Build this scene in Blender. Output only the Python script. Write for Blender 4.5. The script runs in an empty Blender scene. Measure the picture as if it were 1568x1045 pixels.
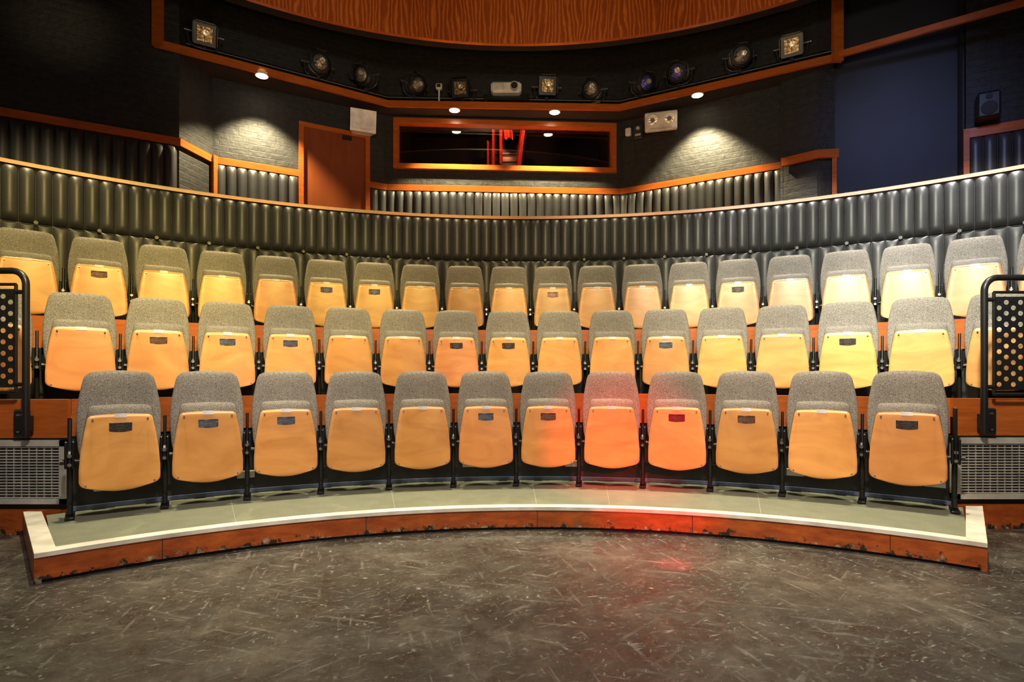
import bpy, math, random
from mathutils import Vector, Matrix
random.seed(7)
scn=bpy.context.scene
try:
    scn.view_settings.view_transform='Standard'
    scn.view_settings.look='None'
except Exception: pass

# ------------------------------------------------------------------ materials
def nmat(name):
    m=bpy.data.materials.new(name); m.use_nodes=True
    nt=m.node_tree; b=nt.nodes['Principled BSDF']
    return m,nt,b
def N(nt,t,**kw):
    n=nt.nodes.new(t)
    for k,v in kw.items():
        if k in n.inputs: n.inputs[k].default_value=v
        else: setattr(n,k,v)
    return n
def ramp(nt,stops):
    r=nt.nodes.new('ShaderNodeValToRGB'); e=r.color_ramp.elements
    while len(e)<len(stops): e.new(0.5)
    for i,(p,c) in enumerate(stops):
        e[i].position=p; e[i].color=(c[0],c[1],c[2],1)
    return r
def simple(name,col,rough=0.5,metal=0.0,noise=0.12,nscale=8.0,bump=0.0,bscale=60.0,spec=0.5):
    m,nt,b=nmat(name); L=nt.links
    tc=N(nt,'ShaderNodeTexCoord')
    nz=N(nt,'ShaderNodeTexNoise',Scale=nscale,Detail=4.0)
    L.new(tc.outputs['Object'],nz.inputs['Vector'])
    lo=tuple(c*(1-noise*2) for c in col); hi=tuple(min(1,c*(1+noise*2)) for c in col)
    r=ramp(nt,[(0.3,lo),(0.7,hi)])
    L.new(nz.outputs['Fac'],r.inputs['Fac']); L.new(r.outputs['Color'],b.inputs['Base Color'])
    b.inputs['Roughness'].default_value=rough; b.inputs['Metallic'].default_value=metal
    b.inputs['Specular IOR Level'].default_value=spec
    if bump>0:
        n2=N(nt,'ShaderNodeTexNoise',Scale=bscale,Detail=3.0)
        L.new(tc.outputs['Object'],n2.inputs['Vector'])
        bp=N(nt,'ShaderNodeBump',Strength=bump,Distance=0.01)
        L.new(n2.outputs['Fac'],bp.inputs['Height']); L.new(bp.outputs['Normal'],b.inputs['Normal'])
    return m
def emis(name,col,st):
    m,nt,b=nmat(name)
    b.inputs['Base Color'].default_value=(*col,1)
    b.inputs['Emission Color'].default_value=(*col,1); b.inputs['Emission Strength'].default_value=st
    return m
def wood(name,c1,c2,rough=0.35,scale=(1,1,14),rnd=0.0,nsc=2.2,dist=1.0,coord='Object'):
    m,nt,b=nmat(name); L=nt.links
    tc=N(nt,'ShaderNodeTexCoord'); mp=N(nt,'ShaderNodeMapping'); mp.inputs['Scale'].default_value=scale
    L.new(tc.outputs[coord],mp.inputs['Vector'])
    oi=N(nt,'ShaderNodeObjectInfo')
    va=N(nt,'ShaderNodeVectorMath',operation='ADD')
    L.new(mp.outputs['Vector'],va.inputs[0])
    ml=N(nt,'ShaderNodeMath',operation='MULTIPLY'); ml.inputs[1].default_value=37.0
    L.new(oi.outputs['Random'],ml.inputs[0]); L.new(ml.outputs[0],va.inputs[1])
    nz=N(nt,'ShaderNodeTexNoise',Scale=nsc,Detail=6.0,Distortion=dist)
    L.new(va.outputs[0],nz.inputs['Vector'])
    r=ramp(nt,[(0.3,c1),(0.7,c2)]); L.new(nz.outputs['Fac'],r.inputs['Fac'])
    if rnd>0:
        hs=N(nt,'ShaderNodeHueSaturation')
        mr=N(nt,'ShaderNodeMapRange'); mr.inputs['To Min'].default_value=1-rnd; mr.inputs['To Max'].default_value=1+rnd
        L.new(oi.outputs['Random'],mr.inputs['Value']); L.new(mr.outputs[0],hs.inputs['Value'])
        mr2=N(nt,'ShaderNodeMapRange'); mr2.inputs['To Min'].default_value=.490; mr2.inputs['To Max'].default_value=.508
        m2=N(nt,'ShaderNodeMath',operation='FRACT'); m3=N(nt,'ShaderNodeMath',operation='MULTIPLY'); m3.inputs[1].default_value=7.31
        L.new(oi.outputs['Random'],m3.inputs[0]); L.new(m3.outputs[0],m2.inputs[0]); L.new(m2.outputs[0],mr2.inputs['Value']); L.new(mr2.outputs[0],hs.inputs['Hue'])
        L.new(r.outputs['Color'],hs.inputs['Color']); L.new(hs.outputs['Color'],b.inputs['Base Color'])
    else: L.new(r.outputs['Color'],b.inputs['Base Color'])
    b.inputs['Roughness'].default_value=rough
    return m

M_PLY=wood('seat_plywood',(0.54,0.225,0.055),(0.72,0.335,0.095),0.33,(1,1,2.6),rnd=0.17,nsc=2.2,dist=1.6)
M_RAIL=wood('orange_varnished_wood',(0.33,0.075,0.010),(0.48,0.12,0.018),0.3,(2,2,16))
M_DOOR=wood('door_veneer',(0.17,0.036,0.006),(0.24,0.054,0.009),0.4,(3,3,0.6))
M_METAL=simple('black_steel',(0.012,0.012,0.013),0.38,0.2,0.1)
M_LBODY=simple('lantern_black_enamel',(0.060,0.060,0.066),0.26,0.35,0.1)
M_BOLT=simple('bolt_zinc',(0.5,0.48,0.45),0.3,1.0)
M_LABEL=simple('white_label',(0.85,0.84,0.82),0.5)
M_PLAQ=simple('engraved_plaque',(0.12,0.10,0.10),0.28,0.7,0.25,60)
M_BLACK=simple('matte_black',(0.010,0.010,0.011),0.7)
M_RISER=simple('black_riser',(0.014,0.013,0.013),0.6,noise=0.3)
M_WHITE=simple('white_plastic',(0.72,0.72,0.68),0.4)
M_WTRIM=simple('worn_white_trim',(0.62,0.59,0.52),0.45,noise=0.14,nscale=6)
M_SEAM=simple('carpet_seam',(0.30,0.30,0.24),0.8)
M_GREY=simple('galvanised_metal',(0.55,0.54,0.51),0.4,0.3)
M_BLUEST=simple('blue_grey_strip',(0.10,0.13,0.24),0.5)
M_CORR=simple('corridor_carpet',(0.05,0.05,0.05),0.9)
M_CEIL=simple('black_ceiling',(0.012,0.012,0.014),0.9)
M_BLUEW=simple('blue_painted_panel',(0.010,0.013,0.024),0.6,noise=0.2,nscale=1.2)
M_RED=simple('red_reflection',(0.65,0.06,0.02),0.7)  # red stage light reflected in the window, put into a colour
M_BULB=emis('downlight_lamp',(1.0,0.84,0.60),25)
M_SCREEN=emis('monitor_screen',(0.35,0.4,0.9),0.3)
M_LENS=simple('fresnel_lens',(0.22,0.20,0.17),0.10,0.5,0.4,40,bump=0.9,bscale=50)
M_REFL=simple('reflector_and_glint',(0.70,0.62,0.48),0.2,0.6,0.2,40,bump=0.8,bscale=40)  # emergency light reflectors, and the glint discs on lantern lenses
M_GOLD=simple('gel_foil',(0.26,0.18,0.075),0.3,0.5,0.48,26,bump=0.9,bscale=26)
M_BLUEL=simple('blue_lens',(0.10,0.11,0.42),0.10,0.5,0.4,40,bump=0.9,bscale=50)

def fabric(name,a,b_):
    m,nt,b=nmat(name); L=nt.links
    tc=N(nt,'ShaderNodeTexCoord')
    n1=N(nt,'ShaderNodeTexNoise',Scale=240.0,Detail=2.0); n2=N(nt,'ShaderNodeTexNoise',Scale=9.0,Detail=4.0)
    L.new(tc.outputs['Object'],n1.inputs['Vector']); L.new(tc.outputs['Object'],n2.inputs['Vector'])
    r=ramp(nt,[(0.36,a),(0.64,b_)]); L.new(n1.outputs['Fac'],r.inputs['Fac'])
    mx=N(nt,'ShaderNodeMixRGB',blend_type='MULTIPLY'); mx.inputs[0].default_value=0.5
    r2=ramp(nt,[(0.3,(0.7,0.7,0.7)),(0.7,(1,1,1))]); L.new(n2.outputs['Fac'],r2.inputs['Fac'])
    L.new(r.outputs['Color'],mx.inputs[1]); L.new(r2.outputs['Color'],mx.inputs[2])
    L.new(mx.outputs[0],b.inputs['Base Color'])
    b.inputs['Roughness'].default_value=0.95; b.inputs['Specular IOR Level'].default_value=0.2
    bp=N(nt,'ShaderNodeBump',Strength=0.6,Distance=0.004); L.new(n1.outputs['Fac'],bp.inputs['Height']); L.new(bp.outputs['Normal'],b.inputs['Normal'])
    return m
M_FAB=fabric('grey_wool',(0.085,0.078,0.072),(0.32,0.295,0.27))
M_CARPET=fabric('sage_carpet',(0.13,0.14,0.10),(0.24,0.25,0.19))
M_VINYL=simple('padded_grey_vinyl',(0.036,0.036,0.038),0.42,0,0.08,3,bump=0.05,bscale=14,spec=0.55)

def brick():
    m,nt,b=nmat('black_painted_brick'); L=nt.links
    tc=N(nt,'ShaderNodeTexCoord')
    br=N(nt,'ShaderNodeTexBrick',Scale=1.0); br.inputs['Brick Width'].default_value=0.22; br.inputs['Row Height'].default_value=0.075
    br.inputs['Mortar Size'].default_value=0.006; br.inputs['Mortar Smooth'].default_value=0.8
    L.new(tc.outputs['UV'],br.inputs['Vector'])
    n=N(nt,'ShaderNodeTexNoise',Scale=14.0,Detail=7.0); L.new(tc.outputs['UV'],n.inputs['Vector'])
    r=ramp(nt,[(0.3,(0.008,0.008,0.0085)),(0.75,(0.021,0.021,0.021))]); L.new(n.outputs['Fac'],r.inputs['Fac']); L.new(r.outputs['Color'],b.inputs['Base Color'])
    ad=N(nt,'ShaderNodeMath',operation='SUBTRACT'); L.new(n.outputs['Fac'],ad.inputs[0])
    ml=N(nt,'ShaderNodeMath',operation='MULTIPLY'); ml.inputs[1].default_value=0.22; L.new(br.outputs['Fac'],ml.inputs[0]); L.new(ml.outputs[0],ad.inputs[1])
    bp=N(nt,'ShaderNodeBump',Strength=0.45,Distance=0.02); L.new(ad.outputs[0],bp.inputs['Height']); L.new(bp.outputs['Normal'],b.inputs['Normal'])
    b.inputs['Roughness'].default_value=0.65
    return m
M_BRICK=brick()

def floor_mat():
    m,nt,b=nmat('scuffed_stage_floor'); L=nt.links
    tc=N(nt,'ShaderNodeTexCoord')
    n1=N(nt,'ShaderNodeTexNoise',Scale=1.7,Detail=14.0,Roughness=0.78); L.new(tc.outputs['Object'],n1.inputs['Vector'])
    base=ramp(nt,[(0.40,(0.014,0.012,0.011)),(0.51,(0.037,0.033,0.028)),(0.62,(0.090,0.081,0.068))]); L.new(n1.outputs['Fac'],base.inputs['Fac'])
    cur=base.outputs['Color']
    for i,(ang,sc,thr,col) in enumerate([(0.3,(2.5,24,1),0.605,0.14),(1.3,(3,28,1),0.615,0.16),(2.3,(3,26,1),0.615,0.14),(-0.5,(14,54,1),0.63,0.30),(0.9,(20,32,1),0.63,0.30),(1.9,(26,70,1),0.64,0.38),(2.8,(12,60,1),0.63,0.28)]):
        mp=N(nt,'ShaderNodeMapping'); mp.inputs['Rotation'].default_value=(0,0,ang)
        mp2=N(nt,'ShaderNodeMapping'); mp2.inputs['Scale'].default_value=sc; mp2.inputs['Location'].default_value=(i*5.3,i*2.1,0)
        L.new(tc.outputs['Object'],mp.inputs['Vector']); L.new(mp.outputs['Vector'],mp2.inputs['Vector'])
        n=N(nt,'ShaderNodeTexNoise',Scale=1.0,Detail=4.0,Roughness=0.6,Distortion=0.3); L.new(mp2.outputs['Vector'],n.inputs['Vector'])
        rr=ramp(nt,[(thr-0.01,(0,0,0)),(thr+0.09,(1,1,1))]); L.new(n.outputs['Fac'],rr.inputs['Fac'])
        nw=N(nt,'ShaderNodeTexNoise',Scale=1.3,Detail=5.0,Roughness=0.7)
        mpw=N(nt,'ShaderNodeMapping'); mpw.inputs['Location'].default_value=(i*3.1,i*7.7,0); L.new(tc.outputs['Object'],mpw.inputs['Vector']); L.new(mpw.outputs['Vector'],nw.inputs['Vector'])
        rw=ramp(nt,[(0.40,(.15,.15,.15)),(0.58,(1,1,1))]); L.new(nw.outputs['Fac'],rw.inputs['Fac'])
        ml=N(nt,'ShaderNodeMath',operation='MULTIPLY'); L.new(rr.outputs['Color'],ml.inputs[0]); L.new(rw.outputs['Color'],ml.inputs[1])
        mx=N(nt,'ShaderNodeMixRGB'); L.new(ml.outputs[0],mx.inputs[0]); L.new(cur,mx.inputs[1]); mx.inputs[2].default_value=(col,col*0.94,col*0.84,1)
        cur=mx.outputs[0]
    L.new(cur,b.inputs['Base Color'])
    n3=N(nt,'ShaderNodeTexNoise',Scale=5.0,Detail=12.0,Roughness=0.8); L.new(tc.outputs['Object'],n3.inputs['Vector'])
    mr=N(nt,'ShaderNodeMapRange'); mr.inputs['From Min'].default_value=.35; mr.inputs['From Max'].default_value=.65; mr.inputs['To Min'].default_value=0.16; mr.inputs['To Max'].default_value=0.55
    L.new(n3.outputs['Fac'],mr.inputs['Value']); L.new(mr.outputs[0],b.inputs['Roughness'])
    bp=N(nt,'ShaderNodeBump',Strength=0.45,Distance=0.01); L.new(n3.outputs['Fac'],bp.inputs['Height']); L.new(bp.outputs['Normal'],b.inputs['Normal'])
    return m
M_FLOOR=floor_mat()

def fascia_mat():
    m,nt,b=nmat('chipped_orange_fascia'); L=nt.links
    tc=N(nt,'ShaderNodeTexCoord'); sx=N(nt,'ShaderNodeSeparateXYZ'); L.new(tc.outputs['Object'],sx.inputs[0])
    mp=N(nt,'ShaderNodeMapping'); mp.inputs['Scale'].default_value=(3,3,9); L.new(tc.outputs['Object'],mp.inputs['Vector'])
    n=N(nt,'ShaderNodeTexNoise',Scale=2.0,Detail=8.0,Roughness=0.7); L.new(mp.outputs['Vector'],n.inputs['Vector'])
    r=ramp(nt,[(0.3,(0.18,0.030,0.005)),(0.7,(0.47,0.110,0.016))]); L.new(n.outputs['Fac'],r.inputs['Fac'])
    n2=N(nt,'ShaderNodeTexNoise',Scale=16.0,Detail=8.0,Roughness=0.75); L.new(tc.outputs['Object'],n2.inputs['Vector'])
    mr=N(nt,'ShaderNodeMapRange'); mr.inputs['From Min'].default_value=0.0; mr.inputs['From Max'].default_value=0.10; mr.inputs['To Min'].default_value=0.18; mr.inputs['To Max'].default_value=-0.08
    L.new(sx.outputs['Z'],mr.inputs['Value'])
    ad=N(nt,'ShaderNodeMath',operation='ADD'); L.new(n2.outputs['Fac'],ad.inputs[0]); L.new(mr.outputs[0],ad.inputs[1])
    r2=ramp(nt,[(0.62,(0,0,0)),(0.66,(1,1,1))]); L.new(ad.outputs[0],r2.inputs['Fac'])
    mx=N(nt,'ShaderNodeMixRGB'); L.new(r2.outputs['Color'],mx.inputs[0]); L.new(r.outputs['Color'],mx.inputs[1])
    n3=N(nt,'ShaderNodeTexNoise',Scale=22.0,Detail=3.0); L.new(tc.outputs['Object'],n3.inputs['Vector'])
    r3=ramp(nt,[(0.5,(0.02,0.012,0.008)),(0.7,(0.42,0.34,0.2))]); L.new(n3.outputs['Fac'],r3.inputs['Fac']); L.new(r3.outputs['Color'],mx.inputs[2])
    L.new(mx.outputs[0],b.inputs['Base Color']); b.inputs['Roughness'].default_value=0.4
    return m
M_FASC=fascia_mat()

def drum_mat():
    m,nt,b=nmat('drum_veneer'); L=nt.links
    tc=N(nt,'ShaderNodeTexCoord'); mp=N(nt,'ShaderNodeMapping'); mp.inputs['Scale'].default_value=(1,0.22,1)
    L.new(tc.outputs['UV'],mp.inputs['Vector'])
    w=N(nt,'ShaderNodeTexWave',Scale=6.5,Distortion=16.0,Detail=4.0); w.inputs['Detail Scale'].default_value=0.8
    L.new(mp.outputs['Vector'],w.inputs['Vector'])
    r=ramp(nt,[(0.1,(0.25,0.048,0.005)),(0.7,(0.33,0.072,0.008)),(0.97,(0.48,0.125,0.018))]); L.new(w.outputs['Fac'],r.inputs['Fac'])
    L.new(r.outputs['Color'],b.inputs['Base Color']); b.inputs['Roughness'].default_value=0.4
    return m
M_DRUM=drum_mat()

def glass_mat():
    m,nt,b=nmat('window_glass'); L=nt.links
    out=[n for n in nt.nodes if n.type=='OUTPUT_MATERIAL'][0]
    tr=N(nt,'ShaderNodeBsdfTransparent'); tr.inputs[0].default_value=(0.7,0.7,0.78,1)
    gl=N(nt,'ShaderNodeBsdfGlossy'); gl.inputs['Roughness'].default_value=0.02
    fr=N(nt,'ShaderNodeFresnel',IOR=1.6); mx=N(nt,'ShaderNodeMixShader')
    nt.nodes.remove(b)
    L.new(fr.outputs[0],mx.inputs[0]); L.new(tr.outputs[0],mx.inputs[1]); L.new(gl.outputs[0],mx.inputs[2]); L.new(mx.outputs[0],out.inputs[0])
    return m
M_GLASS=glass_mat()

# ------------------------------------------------------------------ mesh builder
class MB:
    def __init__(s): s.v=[]; s.f=[]; s.m=[]; s.sm=[]; s.uv=[]; s.mats=[]
    def mi(s,mat):
        if mat not in s.mats: s.mats.append(mat)
        return s.mats.index(mat)
    def add(s,vs,fs,mat,smooth=False,M=None,uvs=None):
        o=len(s.v)
        for p in vs:
            p=Vector(p)
            if M is not None: p=M@p
            s.v.append(p)
        k=s.mi(mat)
        for i,f in enumerate(fs):
            s.f.append([o+j for j in f]); s.m.append(k); s.sm.append(smooth)
            s.uv.append(uvs[i] if uvs else None)
    def box(s,c,d,mat,M=None,bev=0.0):
        cx,cy,cz=c; dx,dy,dz=[q/2 for q in d]
        if bev<=0:
            vs=[(cx+a*dx,cy+b*dy,cz+e*dz) for a in(-1,1) for b in(-1,1) for e in(-1,1)]
            fs=[(0,1,3,2),(4,6,7,5),(0,4,5,1),(2,3,7,6),(0,2,6,4),(1,5,7,3)]
            s.add(vs,fs,mat,False,M)
        else:
            b=min(bev,dx*.9,dy*.9,dz*.9)
            import bmesh
            bm=bmesh.new()
            for sx in(-1,1):
                for sy in(-1,1):
                    for sz in(-1,1):
                        bm.verts.new((cx+sx*dx,cy+sy*(dy-b),cz+sz*(dz-b)))
                        bm.verts.new((cx+sx*(dx-b),cy+sy*dy,cz+sz*(dz-b)))
                        bm.verts.new((cx+sx*(dx-b),cy+sy*(dy-b),cz+sz*dz))
            bmesh.ops.convex_hull(bm,input=bm.verts)
            bm.verts.ensure_lookup_table(); bm.verts.index_update()
            s.add([v.co.copy() for v in bm.verts],[[v.index for v in f.verts] for f in bm.faces],mat,False,M)
            bm.free()
    def tube(s,pts,r,mat,n=10,M=None,caps=True,radii=None):
        pts=[Vector(p) for p in pts]; vs=[];fs=[]
        for i,p in enumerate(pts):
            if i==0: t=pts[1]-pts[0]
            elif i==len(pts)-1: t=pts[-1]-pts[-2]
            else: t=(pts[i+1]-pts[i]).normalized()+(pts[i]-pts[i-1]).normalized()
            t.normalize()
            up=Vector((0,0,1)) if abs(t.z)<0.9 else Vector((0,1,0))
            if i==0: a=t.cross(up).normalized()
            else:
                a=(a-t*a.dot(t)).normalized()
            b=t.cross(a); rr=radii[i] if radii else r
            for k in range(n):
                q=2*math.pi*k/n; vs.append(p+a*math.cos(q)*rr+b*math.sin(q)*rr)
        for i in range(len(pts)-1):
            for k in range(n):
                fs.append((i*n+k,i*n+(k+1)%n,(i+1)*n+(k+1)%n,(i+1)*n+k))
        s.add(vs,fs,mat,True,M)
        if caps:
            s.add(vs[:n],[tuple(range(n))[::-1]],mat,False,M); s.add(vs[-n:],[tuple(range(n))],mat,False,M)
    def grid(s,fn,us,vs_,mat,smooth=True,M=None,flip=False,uvf=None):
        nu=len(us); nv=len(vs_)
        V=[fn(u,v) for v in vs_ for u in us]; F=[];U=[]
        for j in range(nv-1):
            for i in range(nu-1):
                q=(j*nu+i,j*nu+i+1,(j+1)*nu+i+1,(j+1)*nu+i)
                if flip:q=q[::-1]
                F.append(q)
                if uvf: U.append([uvf(us[k%nu],vs_[k//nu]) for k in q])
        s.add(V,F,mat,smooth,M,U if uvf else None)
    def strip(s,path,z0,z1,o0,o1,mat,uvoff=0):
        n=len(path); A=offs(path,o0); B=offs(path,o1)
        vs=[];fs=[];uv=[];l=[0]
        for i in range(1,n): l.append(l[-1]+math.dist(path[i],path[i-1]))
        for i in range(n):
            vs+= [(A[i][0],A[i][1],z0),(A[i][0],A[i][1],z1),(B[i][0],B[i][1],z1),(B[i][0],B[i][1],z0)]
        for i in range(n-1):
            a=4*i;b=4*(i+1)
            for k in range(4):
                k2=(k+1)%4
                fs.append((a+k,a+k2,b+k2,b+k))
                zk=[z0,z1,z1,z0]
                uv.append([(l[i],zk[k]),(l[i],zk[k2]),(l[i+1],zk[k2]),(l[i+1],zk[k])])
        fs.append((3,2,1,0)); uv.append([(0,z0),(0,z1),(.1,z1),(.1,z0)])
        e=4*(n-1); fs.append((e,e+1,e+2,e+3)); uv.append([(0,z0),(0,z1),(.1,z1),(.1,z0)])
        s.add(vs,fs,mat,False,None,uv)
    def obj(s,name,parent=None,bevel=0):
        me=bpy.data.meshes.new(name)
        me.from_pydata([tuple(v) for v in s.v],[],s.f)
        for m in s.mats: me.materials.append(m)
        me.polygons.foreach_set('material_index',s.m); me.polygons.foreach_set('use_smooth',s.sm)
        if any(u for u in s.uv):
            ul=me.uv_layers.new(name='UVMap')
            for p,u in zip(me.polygons,s.uv):
                if u:
                    for li,c in zip(p.loop_indices,u): ul.data[li].uv=c
        me.validate(); me.update()
        import bmesh
        bm=bmesh.new(); bm.from_mesh(me); bmesh.ops.recalc_face_normals(bm,faces=bm.faces); bm.to_mesh(me); bm.free()
        o=bpy.data.objects.new(name,me); scn.collection.objects.link(o)
        if parent: o.parent=parent
        if bevel: 
            bv=o.modifiers.new('b','BEVEL'); bv.width=bevel; bv.segments=2; bv.limit_method='ANGLE'
        return o
def offs(path,d):
    out=[];n=len(path)
    for i in range(n):
        ns=[]
        if i>0: a,b=path[i-1],path[i]; L=math.dist(a,b); ns.append((-(b[1]-a[1])/L,(b[0]-a[0])/L))
        if i<n-1: a,b=path[i],path[i+1]; L=math.dist(a,b); ns.append((-(b[1]-a[1])/L,(b[0]-a[0])/L))
        nx=sum(q[0] for q in ns)/len(ns); ny=sum(q[1] for q in ns)/len(ns); L2=nx*nx+ny*ny
        L2=max(L2,0.4)
        out.append((path[i][0]+nx/L2*d,path[i][1]+ny/L2*d))
    return out
CX,CY=0.172,0.064
def P(R,t): return (CX+R*math.sin(t),CY+R*math.cos(t))
def arc(R,t0,t1,n=64): return [P(R,t0+(t1-t0)*i/n) for i in range(n+1)]
def interp(tab,v):
    for (a,x),(b,y) in zip(tab,tab[1:]):
        if v<=b: return x+(y-x)*(v-a)/(b-a) if b>a else y
    return tab[-1][1]

# ------------------------------------------------------------------ theatre seat
TR=[0.154,0.768,1.408]
SV=[0,0.012,0.03,0.06,0.1,0.17,0.28,0.4,0.52,0.64,0.76,0.86,0.92,0.955,0.98,1.0]
SU=[math.sin(math.pi/2*(i/9-1)) for i in range(19)]
def pillow(mb,hw,zf,yc,thick,mat,M=None,e=8):
    def th(u,v):
        a=max(0,1-abs(u)**e)**0.5; b=max(0,1-abs(2*v-1)**(e*2))**0.5
        return thick/2*a*b
    def F(sg): return lambda u,v:(u*hw(v),yc(u,v)+sg*th(u,v),zf(u,v))
    mb.grid(F(-1),SU,SV,mat,True,M); mb.grid(F(1),SU,SV,mat,True,M,flip=True)
BW=[(0,.66),(.012,.72),(.03,.76),(.1,.85),(.28,.96),(.5,1.0),(.64,.985),(.76,.94),(.86,.89),(.92,.855),(.955,.82),(.98,.77),(1,.66)]
WW=[(0,.72),(.012,.84),(.03,.92),(.06,.975),(.1,1.0),(.28,1.0),(.52,.965),(.76,.89),(.86,.85),(.955,.81),(.98,.78),(1,.72)]
def seat_mesh(plaque,pm=None):
    mb=MB()
    zb,zt=0.24,0.933
    pillow(mb,lambda v:.230*interp(BW,v),
           lambda u,v: zb+(zt-zb)*v-(0.014*u*u*(1 if v>.5 else 0)*(2*v-1) if v>.5 else -0.02*u*u*(1-2*v)),
           lambda u,v:-0.13*(1-v)+0.01-0.05*u*u, 0.075,M_FAB,e=6)
    pillow(mb,lambda v:.222*interp(BW,v),lambda u,v: zb-.02+(zt-zb)*v*0.97,lambda u,v:-0.13*(1-v)+0.052-0.045*u*u,0.02,M_METAL,e=6)
    def yw(u,v): return -0.215+0.045*v-0.012*u*u
    def zw(u,v,z0=.165,z1=.652): return z0+(z1-z0)*v+0.030*u*u*(1-v)**2-0.006*u*u*v
    pillow(mb,lambda v:.210*interp(WW,v),lambda u,v:zw(u,v,.20,.712),lambda u,v:yw(u,v)+0.050,0.095,M_FAB,e=4)
    pillow(mb,lambda v:.214*interp(WW,v),lambda u,v:zw(u,v),lambda u,v:yw(u,v),0.018,M_PLY,e=16)
    mb.box((0,yw(0,.97)-.0115,.642),(.066,.003,.026),M_LABEL)
    if plaque:
        T=Matrix.Translation((0,yw(0,.82)-.012,.562))@Matrix.Rotation(math.radians(5),4,'X')
        mb.box((0,0,0),(.122,.004,.072),pm or M_PLAQ,T,bev=.0015)
        for k in range(3): mb.box((0,-.0022,.014-.014*k),(.07-.014*k,.0005,.003),M_BOLT,T)
        for sx in(-1,1):
            mb.tube([(sx*.052,-.002,0),(sx*.052,-.0045,0)],.004,M_BOLT,8,T)
    for sx in(-1,1):
        for zz in(.215,.62):
            x=sx*(.18 if zz<.4 else .145)
            mb.tube([(x,-.205,zz+0),(x,yw(x/.214,(zz-.165)/.5)-.0125,zz)],.006,M_BOLT,8)
    return mb
def leg(mb,x,end=False):
    mb.tube([(x,-.03,0.012),(x,-.05,.20),(x,-.075,.40)],.016,M_METAL,8)
    mb.box((x,-.05,.008),(.05,.20,.016),M_METAL,bev=.005)
    mb.box((x,-.045,.05),(.03,.07,.07),M_METAL,bev=.008)
    mb.box((x,-.09,.375),(.040,.12,.10),M_METAL,bev=.014)
    mb.box((x-.018,-.135,.405),(.016,.06,.17),M_METAL,bev=.006)
    mb.box((x+.018,-.135,.405),(.016,.06,.17),M_METAL,bev=.006)
    mb.tube([(x-.05,-.12,.36),(x+.05,-.12,.36)],.017,M_METAL,12)
    mb.tube([(x,-.150,.40),(x,-.168,.40)],.012,M_BOLT,8)
    mb.tube([(x,-.150,.345),(x,-.168,.345)],.011,M_BOLT,8)
    mb.tube([(x,-.06,.42),(x,-.02,.62)],.010,M_METAL,8)
    if end:
        mb.box((x,-.09,.52),(.014,.16,.34),M_METAL,bev=.006)
M_PL2=simple('blued_plaque',(0.24,0.26,0.34),0.22,0.7,0.3,50)
M_PL3=simple('bronze_plaque',(0.24,0.12,0.08),0.3,0.6,0.3,50)
M_PL4=simple('red_plaque',(0.30,0.02,0.03),0.3,0.5,0.2,50)
variants=[]
for pl,pm in((0,None),(1,M_PLAQ),(1,M_PL2),(1,M_PL3),(1,M_PL4)):
    mb=seat_mesh(pl,pm); leg(mb,-.26); o=mb.obj('theatre_seat'); variants.append(o.data); bpy.data.objects.remove(o)
ROWS=[(4.654,12,-.261,{0:1,1:2,2:2,5:2,6:3,8:4,9:3,11:1},0,0),
      (5.655,15,-.416,{1:3,2:2,3:2,6:1,7:1,10:2,13:1},1,1),
      (6.661,19,-.41,{1:3,5:1,6:1,10:3,14:1},1,1)]
PT=0.52
for ri,(R,n,ph,pl,el,er) in enumerate(ROWS):
    for i in range(-el,n+er):
        t=((i-(n-1)/2)+ph)*PT/R
        o=bpy.data.objects.new('theatre_seat',variants[pl.get(i,0)])
        x,y=P(R,t); o.location=(x,y,TR[ri]); o.rotation_euler=(0,0,-t+random.uniform(-.012,.012))
        scn.collection.objects.link(o)
    t=((n+er-1-(n-1)/2)+ph)*PT/R
    mb=MB(); leg(mb,.26,True); o=mb.obj('seat_end_bracket'); x,y=P(R,t); o.location=(x,y,TR[ri]); o.rotation_euler=(0,0,-t)

# ------------------------------------------------------------------ floor, platform, tiers
mb=MB(); mb.add([(-8,-5,0),(8,-5,0),(8,8.5,0),(-8,8.5,0)],[(0,1,2,3)],M_FLOOR); mb.obj('floor')
TL,TRr=-.746,.674
mb=MB()
mb.strip(arc(3.86,TL+.02,TRr-.02),.02,.150,0,.94,M_CARPET)
mb.strip(arc(3.796,TL,TRr),.0,.020,.03,.10,M_BLACK)
mb.strip(arc(3.80,TL,TRr),.018,.134,0,.03,M_FASC)
mb.strip(arc(3.792,TL,TRr),.134,.157,0,.085,M_WTRIM)
for t,sg in((TL,1),(TRr,-1)):
    a=P(3.80,t); b=P(4.98 if sg>0 else 4.90,t)
    mb.strip([a,b],.0,.134,(-.03 if sg>0 else 0),(0 if sg>0 else .03),M_FASC)
    mb.strip([a,b],.134,.158,(-.09 if sg>0 else -.0),(0 if sg>0 else .09),M_WTRIM)
for t in(-.60,-.30,.0,.27,.56):
    x,y=P(3.796,t); mb.box((0,0,.078),(.003,.012,.114),M_BLACK,Matrix.Translation((x,y,0))@Matrix.Rotation(-t,4,'Z'))
for t in(-.5,-.25,.0,.13,.38):
    a=P(3.90,t); b=P(4.80,t); mb.strip([a,b],.149,.1508,-.0015,.0015,M_SEAM)
mb.obj('seating_platform')

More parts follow.
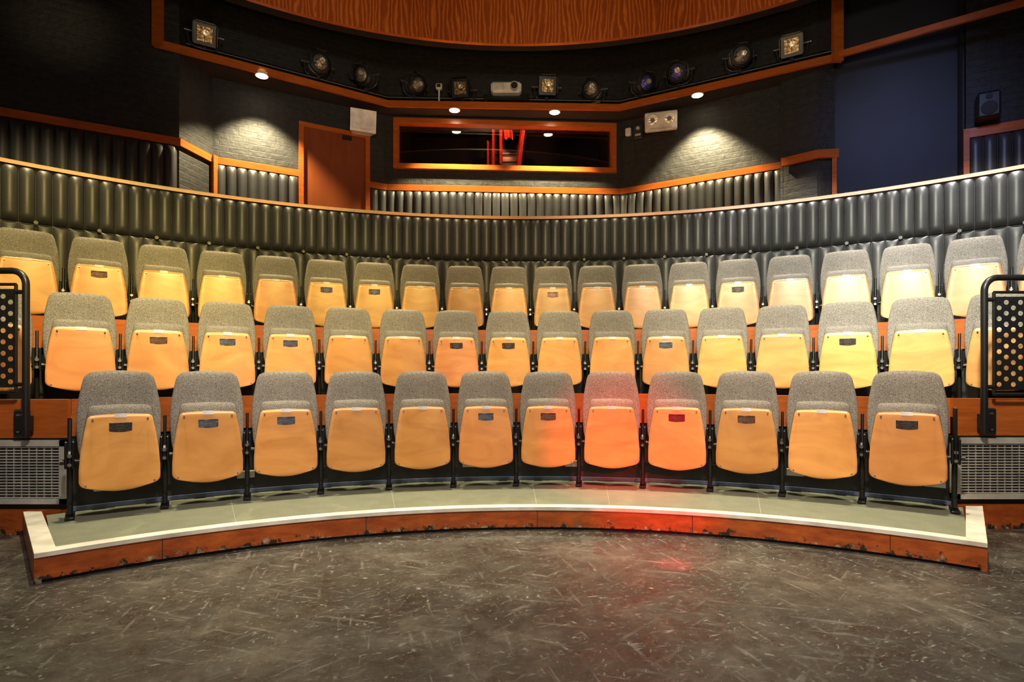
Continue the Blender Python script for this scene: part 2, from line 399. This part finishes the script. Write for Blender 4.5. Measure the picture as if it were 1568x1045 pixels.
mb=MB()
mb.strip(arc(4.82,-.697,.645),.15,.768,0,.06,M_RISER)
mb.strip(arc(4.805,-.697,.645),.154,.18,0,.02,M_BLUEST)
mb.strip(arc(4.80,-.697,.645),.65,.895,0,.03,M_RAIL)
mb.strip(arc(4.83,-.69,.640),.70,.768,0,1.03,M_RISER)
mb.strip(arc(5.27,-.79,-.69,8),.70,.768,0,.59,M_RISER)
mb.strip(arc(5.27,.64,.79,8),.70,.768,0,.59,M_RISER)
mb.strip(arc(5.86,-.84,.84),.70,1.408,0,.06,M_RISER)
mb.strip(arc(5.84,-.84,.84),1.27,1.52,0,.03,M_RAIL)
mb.strip(arc(5.87,-.84,.84),1.34,1.408,0,1.13,M_RISER)
for k in range(22):
    t=-.66+1.28*k/21; x,y=P(4.80,t)
    mb.box((0,-.02,.30),(.12,.04,.05),M_GREY if k%3==0 else M_METAL,Matrix.Translation((x,y,0))@Matrix.Rotation(-t,4,'Z'))
mb.obj('seating_tier')

def ribs(mb,posf,L,z0,z1,mat,pitch=.122,depth=.050,seg=12):
    n=max(1,round(L/pitch)); ss=[]
    for i in range(n):
        for k in range(seg): ss.append((i+.5-.5*math.cos(math.pi*k/seg))*L/n)
    ss.append(L)
    zs=[z0,z0+.012,z0+.035,z0+.08,(z0+z1)/2,z1-.13,z1-.10,z1-.075,z1-.05,z1-.03,z1-.015,z1-.005,z1]
    fz=[0,.5,.85,1,1,1,.98,.92,.80,.65,.48,.3,0]
    fd=dict(zip(zs,fz))
    def f(s,z):
        x,y,nx,ny=posf(s); u=2*((s/L*n)%1)-1; q=max(0,1-u*u)**.55; a=q*depth*fd[z]
        return (x+nx*a,y+ny*a,z)
    mb.grid(f,ss,zs,mat,True)
def arcpos(R,t0):
    def g(s):
        t=t0+s/R; x,y=P(R,t); return x,y,-math.sin(t),-math.cos(t)
    return g
RP=6.978
mb=MB()
mb.strip(arc(RP,-.95,.95,90),1.40,2.99,0.03,.10,M_BLACK)
ribs(mb,arcpos(RP+.02,-.95),1.9*(RP+.02),2.475,2.987,M_VINYL)
ribs(mb,arcpos(RP+.02,-.95),1.9*(RP+.02),1.42,2.47,M_VINYL,depth=.035)
mb.strip(arc(RP,-.95,.95,90),2.987,3.023,-.008,.13,M_RAIL)
for i in range(28):
    t=-.93+1.86*i/27; x,y=P(RP,t); mb.tube([(x,y,2.473),(x-math.sin(t)*.03,y-math.cos(t)*.03,2.473)],.018,M_METAL,8)
mb.obj('padded_parapet')
mb=MB(); mb.strip(arc(7.05,-1.0,1.0,60),1.98,2.05,0,2.0,M_CORR); mb.obj('corridor_floor')

# ------------------------------------------------------------------ upper walls
ZR=3.736; ZC=5.9
WL=[(-7.2,4.56),(-5.14,5.69),(-3.78,6.44),(-3.68,6.97),(-1.77,8.0)]
WC=[(-1.77,8.0),(1.57,8.2)]
WR=[(1.57,8.2),(3.43,7.14)]
mb=MB(); mb.strip(WL,2.0,ZC,0,.12,M_BRICK); mb.obj('wall_left')
def wl(p0,p1):
    L=math.dist(p0,p1); d=((p1[0]-p0[0])/L,(p1[1]-p0[1])/L); return L,d,(-d[1],d[0])
LC,dC,nC=wl(*WC)
def at(p0,d,s): return (p0[0]+d[0]*s,p0[1]+d[1]*s)
s0,s1=.10,LC-.07; zw0,zw1=3.97,4.64
mb=MB()
mb.strip([at(WC[0],dC,0),at(WC[0],dC,LC)],2.0,zw0,0,.12,M_BRICK)
mb.strip([at(WC[0],dC,0),at(WC[0],dC,LC)],zw1,ZC,0,.12,M_BRICK)
mb.strip([at(WC[0],dC,0),at(WC[0],dC,s0)],zw0,zw1,0,.12,M_BRICK)
mb.strip([at(WC[0],dC,s1),at(WC[0],dC,LC)],zw0,zw1,0,.12,M_BRICK)
mb.obj('wall_back')
mb=MB()
a,b=at(WC[0],dC,s0),at(WC[0],dC,s1)
fw=.070
mb.strip([a,b],zw0-.01,zw0+fw-.01,-.05,.10,M_RAIL); mb.strip([a,b],zw1-fw+.03,zw1+.03,-.05,.10,M_RAIL)
mb.strip([a,at(WC[0],dC,s0+fw)],zw0,zw1,-.048,.10,M_RAIL); mb.strip([at(WC[0],dC,s1-fw),b],zw0,zw1,-.048,.10,M_RAIL)
mb.strip([a,b],zw0+.05,zw1-.03,.07,.078,M_GLASS)
mb.obj('window_1')
mb=MB()
mb.strip(WR,2.0,ZC,0,.12,M_BRICK)
mb.strip([(3.36,7.10),(3.66,6.80),(3.86,6.78)],2.0,ZC,0,.10,M_BRICK)
mb.strip([(3.43,7.18),(3.40,7.07)],2.0,ZC,-.02,.06,M_BRICK)
mb.strip([(4.98,6.22),(5.37,5.99),(7.2,4.9)],2.0,ZC,0,.12,M_BRICK)
mb.obj('wall_right')
mb=MB(); mb.strip([(3.80,6.90),(5.0,6.27)],2.0,ZC,0,.08,M_BLUEW)
for s in(.0,1.0):
    x=3.84+s*1.10; y=6.86-s*.59; mb.box((x,y-.02,3.9),(.03,.03,3.9),M_BLACK)
mb.obj('blue_scenery_panel')

LL,dLn,nL=wl((-1.77,8.0),(-3.68,6.97))
Lc=(-1.77,8.0)
doorA,doorB=.246,1.175
pA,pB=at(Lc,dLn,doorA),at(Lc,dLn,doorB)
railpaths=[[WL[0],WL[1],WL[2],WL[3],pB],[pA,WL[4],WR[0],WR[1]]]
mb=MB()
for p in railpaths: mb.strip(p,ZR-.085,ZR,-.030,0.0,M_RAIL)
mb.strip([(3.36,7.05),(3.66,6.78),(3.88,6.76)],ZR-.10,ZR,-.04,0,M_RAIL)
mb.strip([(4.98,6.22),(5.37,5.99),(7.2,4.9)],ZR-.10,ZR,-.045,0,M_RAIL)
mb.strip([(4.955,6.235),(5.0,6.21)],2.1,ZR,-.055,0,M_RAIL)
mb.strip([(-3.685,6.93),(-3.66,6.98)],2.1,ZR,-.06,0,M_RAIL)
mb.strip([(3.84,6.79),(3.88,6.76)],2.1,ZR,-.05,0,M_RAIL)
mb.obj('trim_1')
def lpos(p0,p1):
    L,d,n=wl(p0,p1)
    return (lambda s:(p0[0]+d[0]*s-n[0]*.01,p0[1]+d[1]*s-n[1]*.01,-n[0],-n[1])),L
mb=MB()
for a,b in(((-7.2,4.56),(-3.80,6.43)),((-3.66,6.98),pB),(pA,Lc),(WC[0],WC[1]),(WR[0],WR[1]),((5.0,6.21),(7.2,4.93))):
    f,L=lpos(a,b); ribs(mb,f,L,2.7,ZR-.088,M_VINYL)
mb.obj('padded_wainscot')

Lw,dd,nn=wl(pB,pA)
mb=MB()
mb.strip([pB,pA],2.05,4.36,-.015,-.002,M_DOOR)
mb.strip([pB,at(pB,dd,.06)],2.05,4.36,-.05,-.0,M_RAIL); mb.strip([at(pB,dd,Lw-.06),pA],2.05,4.36,-.05,0,M_RAIL)
mb.strip([pB,pA],4.31,4.37,-.055,0,M_RAIL)
h=at(pB,dd,.16); mb.tube([(h[0]-nn[0]*.02,h[1]-nn[1]*.02,3.1),(h[0]-nn[0]*.07,h[1]-nn[1]*.07,3.1),(h[0]-nn[0]*.07+dd[0]*.1,h[1]-nn[1]*.07+dd[1]*.1,3.1)],.01,M_BOLT,8)
h=at(pB,dd,.62); mb.box((0,0,0),(.12,.05,.04),M_METAL,Matrix.Translation((h[0]-nn[0]*.04,h[1]-nn[1]*.04,4.27))@Matrix.Rotation(math.atan2(dd[1],dd[0]),4,'Z'))
mb.obj('door_1')

HS=4.69
F1,F2,F3,F4=(-3.92,6.28),(-1.67,7.68),(1.47,7.79),(3.78,6.54)
mb=MB()
poly=[F1,F2,F3,F4,(3.80,6.85),(3.43,7.2),(1.57,8.25),(-1.77,8.05),(-3.66,7.0),(-3.9,6.45)]
n=len(poly); quads=[(0,1,8,9),(1,2,6,7),(2,3,4,5),(1,7,8),(2,5,6)]
vs=[(x,y,HS+.02) for x,y in poly]+[(x,y,HS+.06) for x,y in poly]
mb.add(vs,[q for q in quads]+[tuple(k+n for k in q) for q in quads],M_CEIL)
mb.obj('soffit')
mb=MB()
mb.strip([F1,F2,F3,F4],HS,HS+.085,0,.035,M_RAIL)
mb.strip([(3.70,6.56),(5.05,5.60),(6.2,4.8)],HS+.02,HS+.09,0,.035,M_RAIL)
mb.box((-3.93,6.29,5.3),(.10,.06,1.2),M_RAIL); mb.box((3.76,6.55,5.05),(.11,.06,.75),M_RAIL)
mb.obj('trim_2')
mb=MB()
off=offs([F1,F2,F3,F4],.16)
mb.tube([(x,y,HS+.20) for x,y in off],.022,M_METAL,10)
for k in range(3):
    for f in(.1,.5,.9):
        x=off[k][0]*(1-f)+off[k+1][0]*f; y=off[k][1]*(1-f)+off[k+1][1]*f
        mb.tube([(x,y,HS+.05),(x,y,HS+.2)],.014,M_METAL,8)
mb.obj('lighting_bar')

DL=[(-3.04,6.89),(-.79,7.79),(.59,7.85),(2.41,7.37)]
for x,y in DL:
    mb=MB(); mb.tube([(x,y,HS+.03),(x,y,HS-.004)],.078,M_WHITE,20); mb.tube([(x,y,HS+.03),(x,y,HS-.006)],.066,M_BULB,20); mb.obj('recessed_downlight')
    l=bpy.data.lights.new('downlight_beam','SPOT'); l.energy=600; l.color=(1,.82,.46); l.spot_size=math.radians(98); l.spot_blend=.5; l.shadow_soft_size=.04
    o=bpy.data.objects.new('downlight_beam',l); scn.collection.objects.link(o); o.location=(x,y-.03,HS-.03)

mb=MB(); mb.add([(-8,-5,ZC),(8,-5,ZC),(8,9,ZC),(-8,9,ZC)],[(0,3,2,1)],M_CEIL); mb.obj('ceiling')
mb=MB()
DX,DY,DR=.10,1.32,5.28
def drum(R,z0,z1,mat,flip=False):
    us=[-1.9+3.8*i/96 for i in range(97)]
    mb.grid(lambda t,z:(DX+R*math.sin(t),DY+R*math.cos(t),z),us,[z0,z1],mat,True,uvf=lambda t,z:(t*R,z))
drum(DR,4.91,ZC-.01,M_DRUM); drum(DR+.05,4.91,ZC-.01,M_BLACK)
us=[-1.9+3.8*i/96 for i in range(97)]
mb.grid(lambda t,r:(DX+r*math.sin(t),DY+r*math.cos(t),4.91),us,[DR,DR+.05],M_RAIL,False)
mb.grid(lambda t,r:(DX+r*math.sin(t),DY+r*math.cos(t),5.25),us,[DR+.05,DR+.75],M_CEIL,False)
mb.obj('curved_wood_canopy')

# ------------------------------------------------------------------ stage lanterns
def lantern(kind,x,y,z,yaw,pitch,lens):
    mb=MB(); h=z-(HS+.2)
    mb.tube([(0,0,-h+.0),(0,0,-.17)],.012,M_LBODY,8)
    mb.box((0,0,-h+.01),(.05,.06,.06),M_LBODY,bev=.01)
    for s in(-1,1):
        mb.tube([(0,0,-.175),(s*.10,0,-.172),(s*.155,0,-.13),(s*.17,0,-.04),(s*.165,0,0.03)],.011,M_LBODY,6)
        mb.tube([(s*.12,0,0),(s*.20,0,0)],.022,M_LBODY,10); mb.tube([(s*.195,0,0),(s*.205,0,0)],.014,M_BOLT,8)
    R=Matrix.Rotation(pitch,4,'X')
    if kind=='round':
        mb.tube([(0,-.13,0),(0,-.12,0),(0,-.06,0),(0,.10,0),(0,.17,0)],.1,M_LBODY,24,R,radii=[.118,.132,.125,.125,.08])
        mb.tube([(0,-.131,0),(0,-.139,0)],.11,M_METAL,24,R,radii=[.118,.10])
        mb.tube([(0,-.120,0),(0,-.140,0),(0,-.155,0),(0,-.162,0)],.1,lens,24,R,radii=[.098,.086,.055,.02])
        mb.tube([(0.02,-.150,.02),(0.02,-.164,.02)],.034,M_REFL,12,R)  # pale off-centre disc imitates a glint on the lens
        for k in range(6):
            mb.tube([(0,-.02+.025*k,0),(0,-.012+.025*k,0)],.133,M_LBODY,20,R)
        mb.tube([(0.0,-.05,.12),(0,.02,.17),(0,.08,.12)],.007,M_LBODY,6,R)
        for s in(-1,1): mb.box((s*.128,-.16,0),(.008,.07,.09),M_LBODY,R)
        mb.box((0,-.15,.132),(.12,.06,.008),M_LBODY,R)
    else:
        mb.box((0,0,0),(.22,.26,.22),M_LBODY,R,bev=.02)
        mb.box((0,-.14,0),(.24,.02,.24),M_METAL,R,bev=.004)
        mb.box((0,-.152,0),(.165,.012,.165),lens,R,bev=.004)
        mb.tube([(0.01,-.155,.02),(0.01,-.162,.02)],.030,M_REFL,12,R)  # pale disc again imitates the bright spot on the lens
        for s in(-1,1): mb.box((s*.125,-.19,0),(.006,.09,.2),M_METAL,R)
        mb.box((0,-.19,.125),(.2,.09,.006),M_METAL,R); mb.box((0,-.158,0),(.008,.006,.165),M_METAL,R); mb.box((0,-.158,0),(.165,.006,.006),M_METAL,R)
        for k in range(5): mb.box((0,-.06+.03*k,.115),(.18,.006,.02),M_LBODY,R)
    mb.tube([(.03,.12,-.05),(.1,.16,-.12),(.05,.1,-h+.03)],.006,M_METAL,6)
    o=mb.obj('stage_spotlight'); o.location=(x,y,z); o.rotation_euler=(0,0,yaw)
LN=[('sq',-3.60,6.63,5.04,M_GOLD),('round',-2.51,7.34,5.07,M_LENS),('round',-1.97,7.67,5.09,M_LENS),('round',-1.36,7.86,5.08,M_LENS),
    ('sq',-.69,7.88,5.0,M_GOLD),('sq',.48,7.92,5.07,M_GOLD),('round',1.13,7.94,5.03,M_LENS),('round',1.79,7.80,5.06,M_BLUEL),
    ('round',2.23,7.56,5.09,M_BLUEL),('round',2.89,7.20,5.09,M_LENS),('sq',3.42,6.92,5.07,M_GOLD)]
YW=[.1,.25,-.55,.5,-.2,.12,-.2,.45,-.3,.15,-.1]
for i,(k,x,y,z,m) in enumerate(LN):
    lantern(k,x,y,z,math.atan2(-x,y)*.9+YW[i],math.radians(random.uniform(10,28)),m)
mb=MB()
mb.box((0,0,0),(.42,.32,.15),M_WHITE,bev=.03); mb.tube([(.11,-.155,.0),(.11,-.185,.0)],.06,M_GREY,20); mb.tube([(.11,-.186,0),(.11,-.19,0)],.045,M_BLACK,20)
for k in range(5): mb.box((-.10,-.162,-.04+.02*k),(.14,.004,.008),M_GREY)
for s in(-1,1): mb.tube([(s*.15,0,-.07),(s*.15,0,-.16)],.02,M_METAL,8)
mb.box((0,.0,-.175),(.5,.34,.03),M_METAL)
mb.box((0,.05,-.10),(.62,.2,.10),M_METAL,bev=.01)
o=mb.obj('video_projector'); o.location=(-.08,7.88,4.985)
mb=MB(); mb.tube([(0,0,-.22),(0,0,.04)],.014,M_WHITE,8); mb.box((0,0,.06),(.09,.07,.08),M_WHITE,bev=.012); mb.box((0,-.04,.06),(.05,.01,.04),M_BLACK); mb.box((0,0,-.22),(.08,.06,.02),M_METAL)
o=mb.obj('infrared_sensor'); o.location=(-1.01,7.85,4.98)

def onwall(p0,p1,s,out):
    L,d,n=wl(p0,p1); x,y=at(p0,d,s); return x-n[0]*out,y-n[1]*out,math.atan2(d[1],d[0])
x,y,a=onwall((-3.68,6.97),Lc,LL-.38,.17)
mb=MB(); T=Matrix.Rotation(math.radians(8),4,'X')
vs=[(-.17,-.09,-.14),(.17,-.09,-.14),(.12,.09,-.14),(-.12,.09,-.14),(-.17,-.12,.14),(.17,-.12,.14),(.12,.09,.14),(-.12,.09,.14)]
mb.add(vs,[(0,1,5,4),(1,2,6,5),(2,3,7,6),(3,0,4,7),(0,3,2,1),(4,5,6,7)],M_WHITE,False,T)
mb.box((0,-.112,.0),(.29,.012,.23),M_LABEL,T@Matrix.Rotation(math.radians(-5),4,'X'),bev=.004); mb.tube([(0,.08,0),(0,.17,0)],.03,M_METAL,8); mb.box((0,.155,0),(.12,.02,.16),M_METAL)
o=mb.obj('wall_loudspeaker',bevel=.012); o.location=(x,y,4.465); o.rotation_euler=(0,0,a-.12)
x,y,a=onwall(WR[0],WR[1],.62,.13)
mb=MB(); mb.box((0,0,0),(.43,.08,.25),M_WHITE,bev=.015)
for s in(-1,1):
    mb.tube([(s*.11,-.04,.02),(s*.11,-.09,.0)],.075,M_WHITE,20); mb.tube([(s*.11,-.088,.001),(s*.11,-.096,.0)],.06,M_REFL,20)
    mb.tube([(s*.11,-.090,.001),(s*.11,-.098,.0)],.03,M_LBODY,16)
mb.box((0,-.045,-.10),(.3,.01,.02),M_GREY); mb.box((0,.06,0),(.2,.05,.1),M_METAL)
o=mb.obj('emergency_light'); o.location=(x,y,4.53); o.rotation_euler=(math.radians(6),0,a+.25)
x,y,a=onwall(WR[0],WR[1],.22,.04)
mb=MB(); mb.box((-.09,0,.02),(.08,.06,.11),M_WHITE,bev=.01); mb.box((.06,0,-.01),(.13,.07,.20),M_LBODY,bev=.01); mb.tube([(.06,-.035,.03),(.06,-.05,.03)],.025,M_GREY,12); mb.box((.06,-.037,-.06),(.08,.006,.03),M_GREY); mb.tube([(-.02,0,0),(.0,0,-.2),(.02,.02,-.5)],.006,M_BLACK,6)
o=mb.obj('control_box'); o.location=(x,y,4.50); o.rotation_euler=(0,0,a)
mb=MB(); mb.box((0,0,0),(.20,.18,.27),M_METAL,bev=.02); mb.tube([(0,-.09,-.04),(0,-.1,-.04)],.07,M_BLACK,20); mb.tube([(0,-.09,.08),(0,-.1,.08)],.03,M_BLACK,16); mb.box((0,.12,0),(.05,.1,.05),M_METAL)
o=mb.obj('black_loudspeaker'); o.location=(5.05,6.02,3.90); o.rotation_euler=(0,0,-.55)

# ------------------------------------------------------------------ control room behind window
mb=MB()
mb.strip([(-1.7,8.16),(-1.7,9.9),(1.5,9.9),(1.5,8.36)][::-1],3.0,5.2,-.05,0,M_BLACK)
mb.add([(-1.7,8.16,5.2),(1.5,8.36,5.2),(1.5,9.9,5.2),(-1.7,9.9,5.2)],[(0,1,2,3)],M_BLACK)
mb.add([(-1.7,8.16,3.0),(1.5,8.36,3.0),(1.5,9.9,3.0),(-1.7,9.9,3.0)],[(0,1,2,3)],M_BLACK)
mb.obj('wall_control_room')
mb=MB()
def cur(x0,x1,z0,z1,yy,am=.04,tilt=0):  # wavy red strips imitate the reflections in the glass
    mb.grid(lambda u,z:(x0+(x1-x0)*u+tilt*(z-z0),yy+am*math.sin(u*(x1-x0)*60),z),[i/40 for i in range(41)],[z0,(z0+z1)/2,z1],M_RED,True)
cur(-.32,-.27,4.30,5.0,9.05); cur(-.20,-.15,4.42,5.0,9.0); cur(-.12,.02,4.78,5.0,8.95,tilt=-.1); cur(.06,.14,4.34,5.0,8.95,tilt=.12); cur(.04,.22,4.22,4.32,8.9); cur(-.40,-.37,4.2,4.8,9.05)
mb.obj('red_reflection_strips')
mb=MB(); mb.box((0,9.0,3.95),(2.6,.5,.04),M_BLACK)
for x in(-.9,.42,.62): mb.box((x,9.05,4.28),(.15,.03,.12),M_METAL,bev=.01); mb.box((x,9.03,4.28),(.12,.004,.09),M_SCREEN if x>.4 else M_BLACK); mb.box((x,9.06,4.1),(.04,.04,.26),M_METAL)
for x in(-1.2,1.2): mb.box((x,9.0,3.48),(.05,.5,.92),M_BLACK)
mb.box((-.12,9.45,4.35),(.62,.3,1.0),M_METAL,bev=.02)
for k in range(7): mb.box((-.12,9.29,3.98+.12*k),(.52,.02,.085),M_LBODY,bev=.005)
mb.obj('control_desk')
l=bpy.data.lights.new('reflection_strip_light','POINT'); l.energy=24; l.color=(1,.30,.09); l.shadow_soft_size=.05  # added light that makes the red strips behind the glass show
o=bpy.data.objects.new('reflection_strip_light',l); o.location=(-.1,8.6,4.9); scn.collection.objects.link(o)

# ------------------------------------------------------------------ side fronts: grille, boards, railing
def side(sg,Y,Xi,Xr):
    X2=sg*4.6
    def bx(mb,xa,xb,z0,z1,y0,y1,m,bev=0): mb.box(((xa+xb)/2,(y0+y1)/2,(z0+z1)/2),(abs(xb-xa),abs(y1-y0),z1-z0),m,bev=bev)
    mb=MB(); bx(mb,Xi,X2,0,.66,Y+.03,Y+.09,M_BLACK)
    bx(mb,Xi,X2,.60,.768,Y+.0,Y+.6,M_RISER)
    mb.obj('wall_side_left' if sg<0 else 'wall_side_right')
    mb=MB(); bx(mb,Xi,X2,.64,.895,Y-.01,Y+.03,M_RAIL); bx(mb,Xi,X2,.0,.165,Y-.015,Y+.03,M_FASC)
    mb.obj('baseboard_left' if sg<0 else 'baseboard_right')
    mb=MB(); z0,z1=.205,.625
    bx(mb,Xi,X2,z1-.04,z1,Y-.02,Y+.025,M_GREY); bx(mb,Xi,X2,z0,z0+.035,Y-.02,Y+.025,M_GREY)
    bx(mb,Xi,Xi+sg*.04,z0,z1,Y-.02,Y+.025,M_GREY)
    k=0
    while .05+.05*k<abs(X2-Xi):
        x=Xi+sg*(.055+.050*k); bx(mb,x,x+.005,z0,z1,Y-.004,Y+.004,M_GREY); k+=1
    for j in range(18):
        z=z0+.038+.0194*j; bx(mb,Xi,X2,z,z+.007,Y-.010,Y-.003,M_GREY)
    mb.obj('ventilation_grille')
    mb=MB(); yr=Y-.07; r=.021; zt=1.733 if sg<0 else 1.714; b=.09
    pts=[(Xr,yr,.665),(Xr,yr,zt-b)]
    for i in range(1,7):
        q=math.pi/2*i/6; pts.append((Xr+sg*b*(1-math.cos(q)),yr,zt-b+b*math.sin(q)))
    pts.append((X2,yr,zt)); mb.tube(pts,r,M_METAL,14)
    x1=Xr+sg*.065; pz0,pz1=(.975,1.615) if sg<0 else(.955,1.585)
    mb.tube([(x1,yr,pz0-.03),(x1,yr,pz1+.03)],.010,M_METAL,8); mb.tube([(x1,yr,pz1+.03),(X2,yr,pz1+.03)],.010,M_METAL,8); mb.tube([(x1,yr,pz0-.03),(X2,yr,pz0-.03)],.010,M_METAL,8)
    for z in(pz1-.02,pz0+.02): mb.tube([(Xr,yr,z),(x1,yr,z)],.014,M_METAL,8)
    cw,ch,hr=.048,.074,.0165; ncol=26
    c=0; xs=x1+sg*.012
    while c<ncol:
        xc=xs+sg*(cw*(c+.5)); off=(c%2)*ch/2
        if off: 
            bx(mb,xc-cw/2,xc+cw/2,pz0,pz0+off,yr-.002,yr+.002,M_METAL)
        z=pz0+off
        while z+ch<=pz1+1e-6:
            ring=[];sq=[]
            m=16
            for k in range(m):
                q=2*math.pi*(k+.5)/m; cx_,sx_=math.cos(q),math.sin(q)
                sc=min(cw/2/abs(cx_),ch/2/abs(sx_))
                ring.append((xc+hr*cx_,yr,z+ch/2+hr*sx_)); sq.append((xc+sc*cx_,yr,z+ch/2+sc*sx_))
            mb.add(ring+sq,[(k,(k+1)%m,m+(k+1)%m,m+k) for k in range(m)],M_METAL)
            for ax in(-1,1):
                for az in(-1,1):
                    cor=(xc+ax*cw/2,yr,z+ch/2+az*ch/2)
                    qs=sorted(sq,key=lambda p:math.dist(p,cor))[:2]
                    mb.add([cor,qs[0],qs[1]],[(0,1,2)],M_METAL)
            z+=ch
        if z<pz1-1e-4: bx(mb,xc-cw/2,xc+cw/2,z,pz1,yr-.002,yr+.002,M_METAL)
        c+=1
    xb=Xr+sg*.06
    mb.box((xb,Y-.03,.74),(.085,.05,.18),M_METAL,bev=.01); mb.box(((Xr+xb)/2,Y-.05,.74),(.1,.03,.10),M_METAL)
    for z in(.69,.79): mb.tube([(xb,Y-.056,z),(xb,Y-.064,z)],.012,M_BOLT,10)
    mb.obj('guard_railing')
side(-1,3.75,-2.94,-3.154)
side(1,3.90,3.03,3.19)

# ------------------------------------------------------------------ lights
def spot(name,loc,tgt,e,col,ang,blend=.6,soft=.25):
    l=bpy.data.lights.new(name,'SPOT'); l.energy=e; l.color=col; l.spot_size=math.radians(ang); l.spot_blend=blend; l.shadow_soft_size=soft
    o=bpy.data.objects.new(name,l); scn.collection.objects.link(o); o.location=loc
    d=Vector(tgt)-Vector(loc); o.rotation_euler=d.to_track_quat('-Z','Y').to_euler()
def tgt(R,deg,z): x,y=P(R,math.radians(deg)); return (x,y,z)
for deg,e,c in((-39,1300,(1,.74,.20)),(-24,920,(1,.75,.20)),(-8,620,(1,.70,.20)),(10,820,(1,.82,.40)),(25,1450,(1,.97,.76)),(39,1750,(1,.99,.82))):
    x,y=P(.9,math.radians(deg)); spot('upper_row_wash',(x,y,4.6),tgt(6.2,deg,1.85),e,c,36,.9,.12)
for deg,e,c in((-35,640,(1,.84,.72)),(-14,400,(1,.78,.60)),(5,340,(1,.66,.44)),(22,500,(1,.76,.56)),(36,640,(1,.82,.64))):
    x,y=P(.6,math.radians(deg)); spot('front_row_wash',(x,y,4.4),tgt(4.5,deg,.65),e,c,40,.8,.12)
for deg,e,c in((-36,760,(1,.88,.54)),(-12,680,(1,.87,.56)),(12,680,(1,.87,.56)),(34,780,(1,.90,.62))):
    x,y=P(4.60,math.radians(deg)); spot('overhead_lantern',(x,y,4.75),tgt(4.55,deg,0),e,c,68,.8,.08)
for deg,e,c in((-42,330,(1,.80,.40)),(-25,280,(1,.80,.40)),(-8,190,(1,.82,.46)),(9,190,(1,.86,.56)),(25,480,(1,.94,.84)),(40,820,(1,.95,.88))):
    x,y=P(6.25,math.radians(deg)); spot('parapet_grazer',(x,y,4.7),tgt(6.95,deg,2.5),e,c,66,.8,.05)
spot('floor_pool',(.3,1.2,4.8),(.3,2.2,0),760,(1,.93,.80),60,1,.3)
spot('front_fill',(0,-2.5,2.4),(0,5,1.2),160,(1,.84,.66),90,1,.8)
# red gel lantern: a low beam on the seats and a grazing one on the platform front
spot('red_special',(.2,.4,4.4),(.86,4.35,.62),2900,(1,.005,.0),15,1,.03)
spot('red_fascia_special',(1.0,-1.2,1.9),(.98,3.95,.17),1500,(1,.005,.0),11,1,.03)
spot('red_pinspot',(1.1,4.6,4.6),(.90,3.16,0),3600,(1,.0,.03),3.2,1,.02)
spot('canopy_uplight',(.1,2.2,2.6),(.1,6.4,5.6),270,(1,.60,.22),100,1,.5)
for deg in(-22,2,26):
    x,y=P(1.2,math.radians(deg)); spot('gallery_fill',(x,y,3.3),tgt(7.9,deg,5.25),200,(1,.88,.74),34,1,.15)
spot('gallery_spill',(-2.0,3.2,4.6),(-4.75,5.95,4.75),130,(1,.75,.4),16,1,.2)
spot('blue_special',(2.6,3.0,4.9),(4.5,6.4,3.7),300,(.42,.52,1),38,1,.3)
w=bpy.data.worlds.new('World'); scn.world=w; w.use_nodes=True
w.node_tree.nodes['Background'].inputs[0].default_value=(1,.86,.70,1); w.node_tree.nodes['Background'].inputs[1].default_value=.11

cam=bpy.data.cameras.new('Camera'); co=bpy.data.objects.new('Camera',cam); scn.collection.objects.link(co)
co.location=(0,0,1.063); co.rotation_euler=(math.radians(90),0,0)
cam.sensor_width=36; cam.lens=36*868.18/1568; cam.shift_y=(573.16-522.7)/1568
cam.clip_start=.05
scn.camera=co
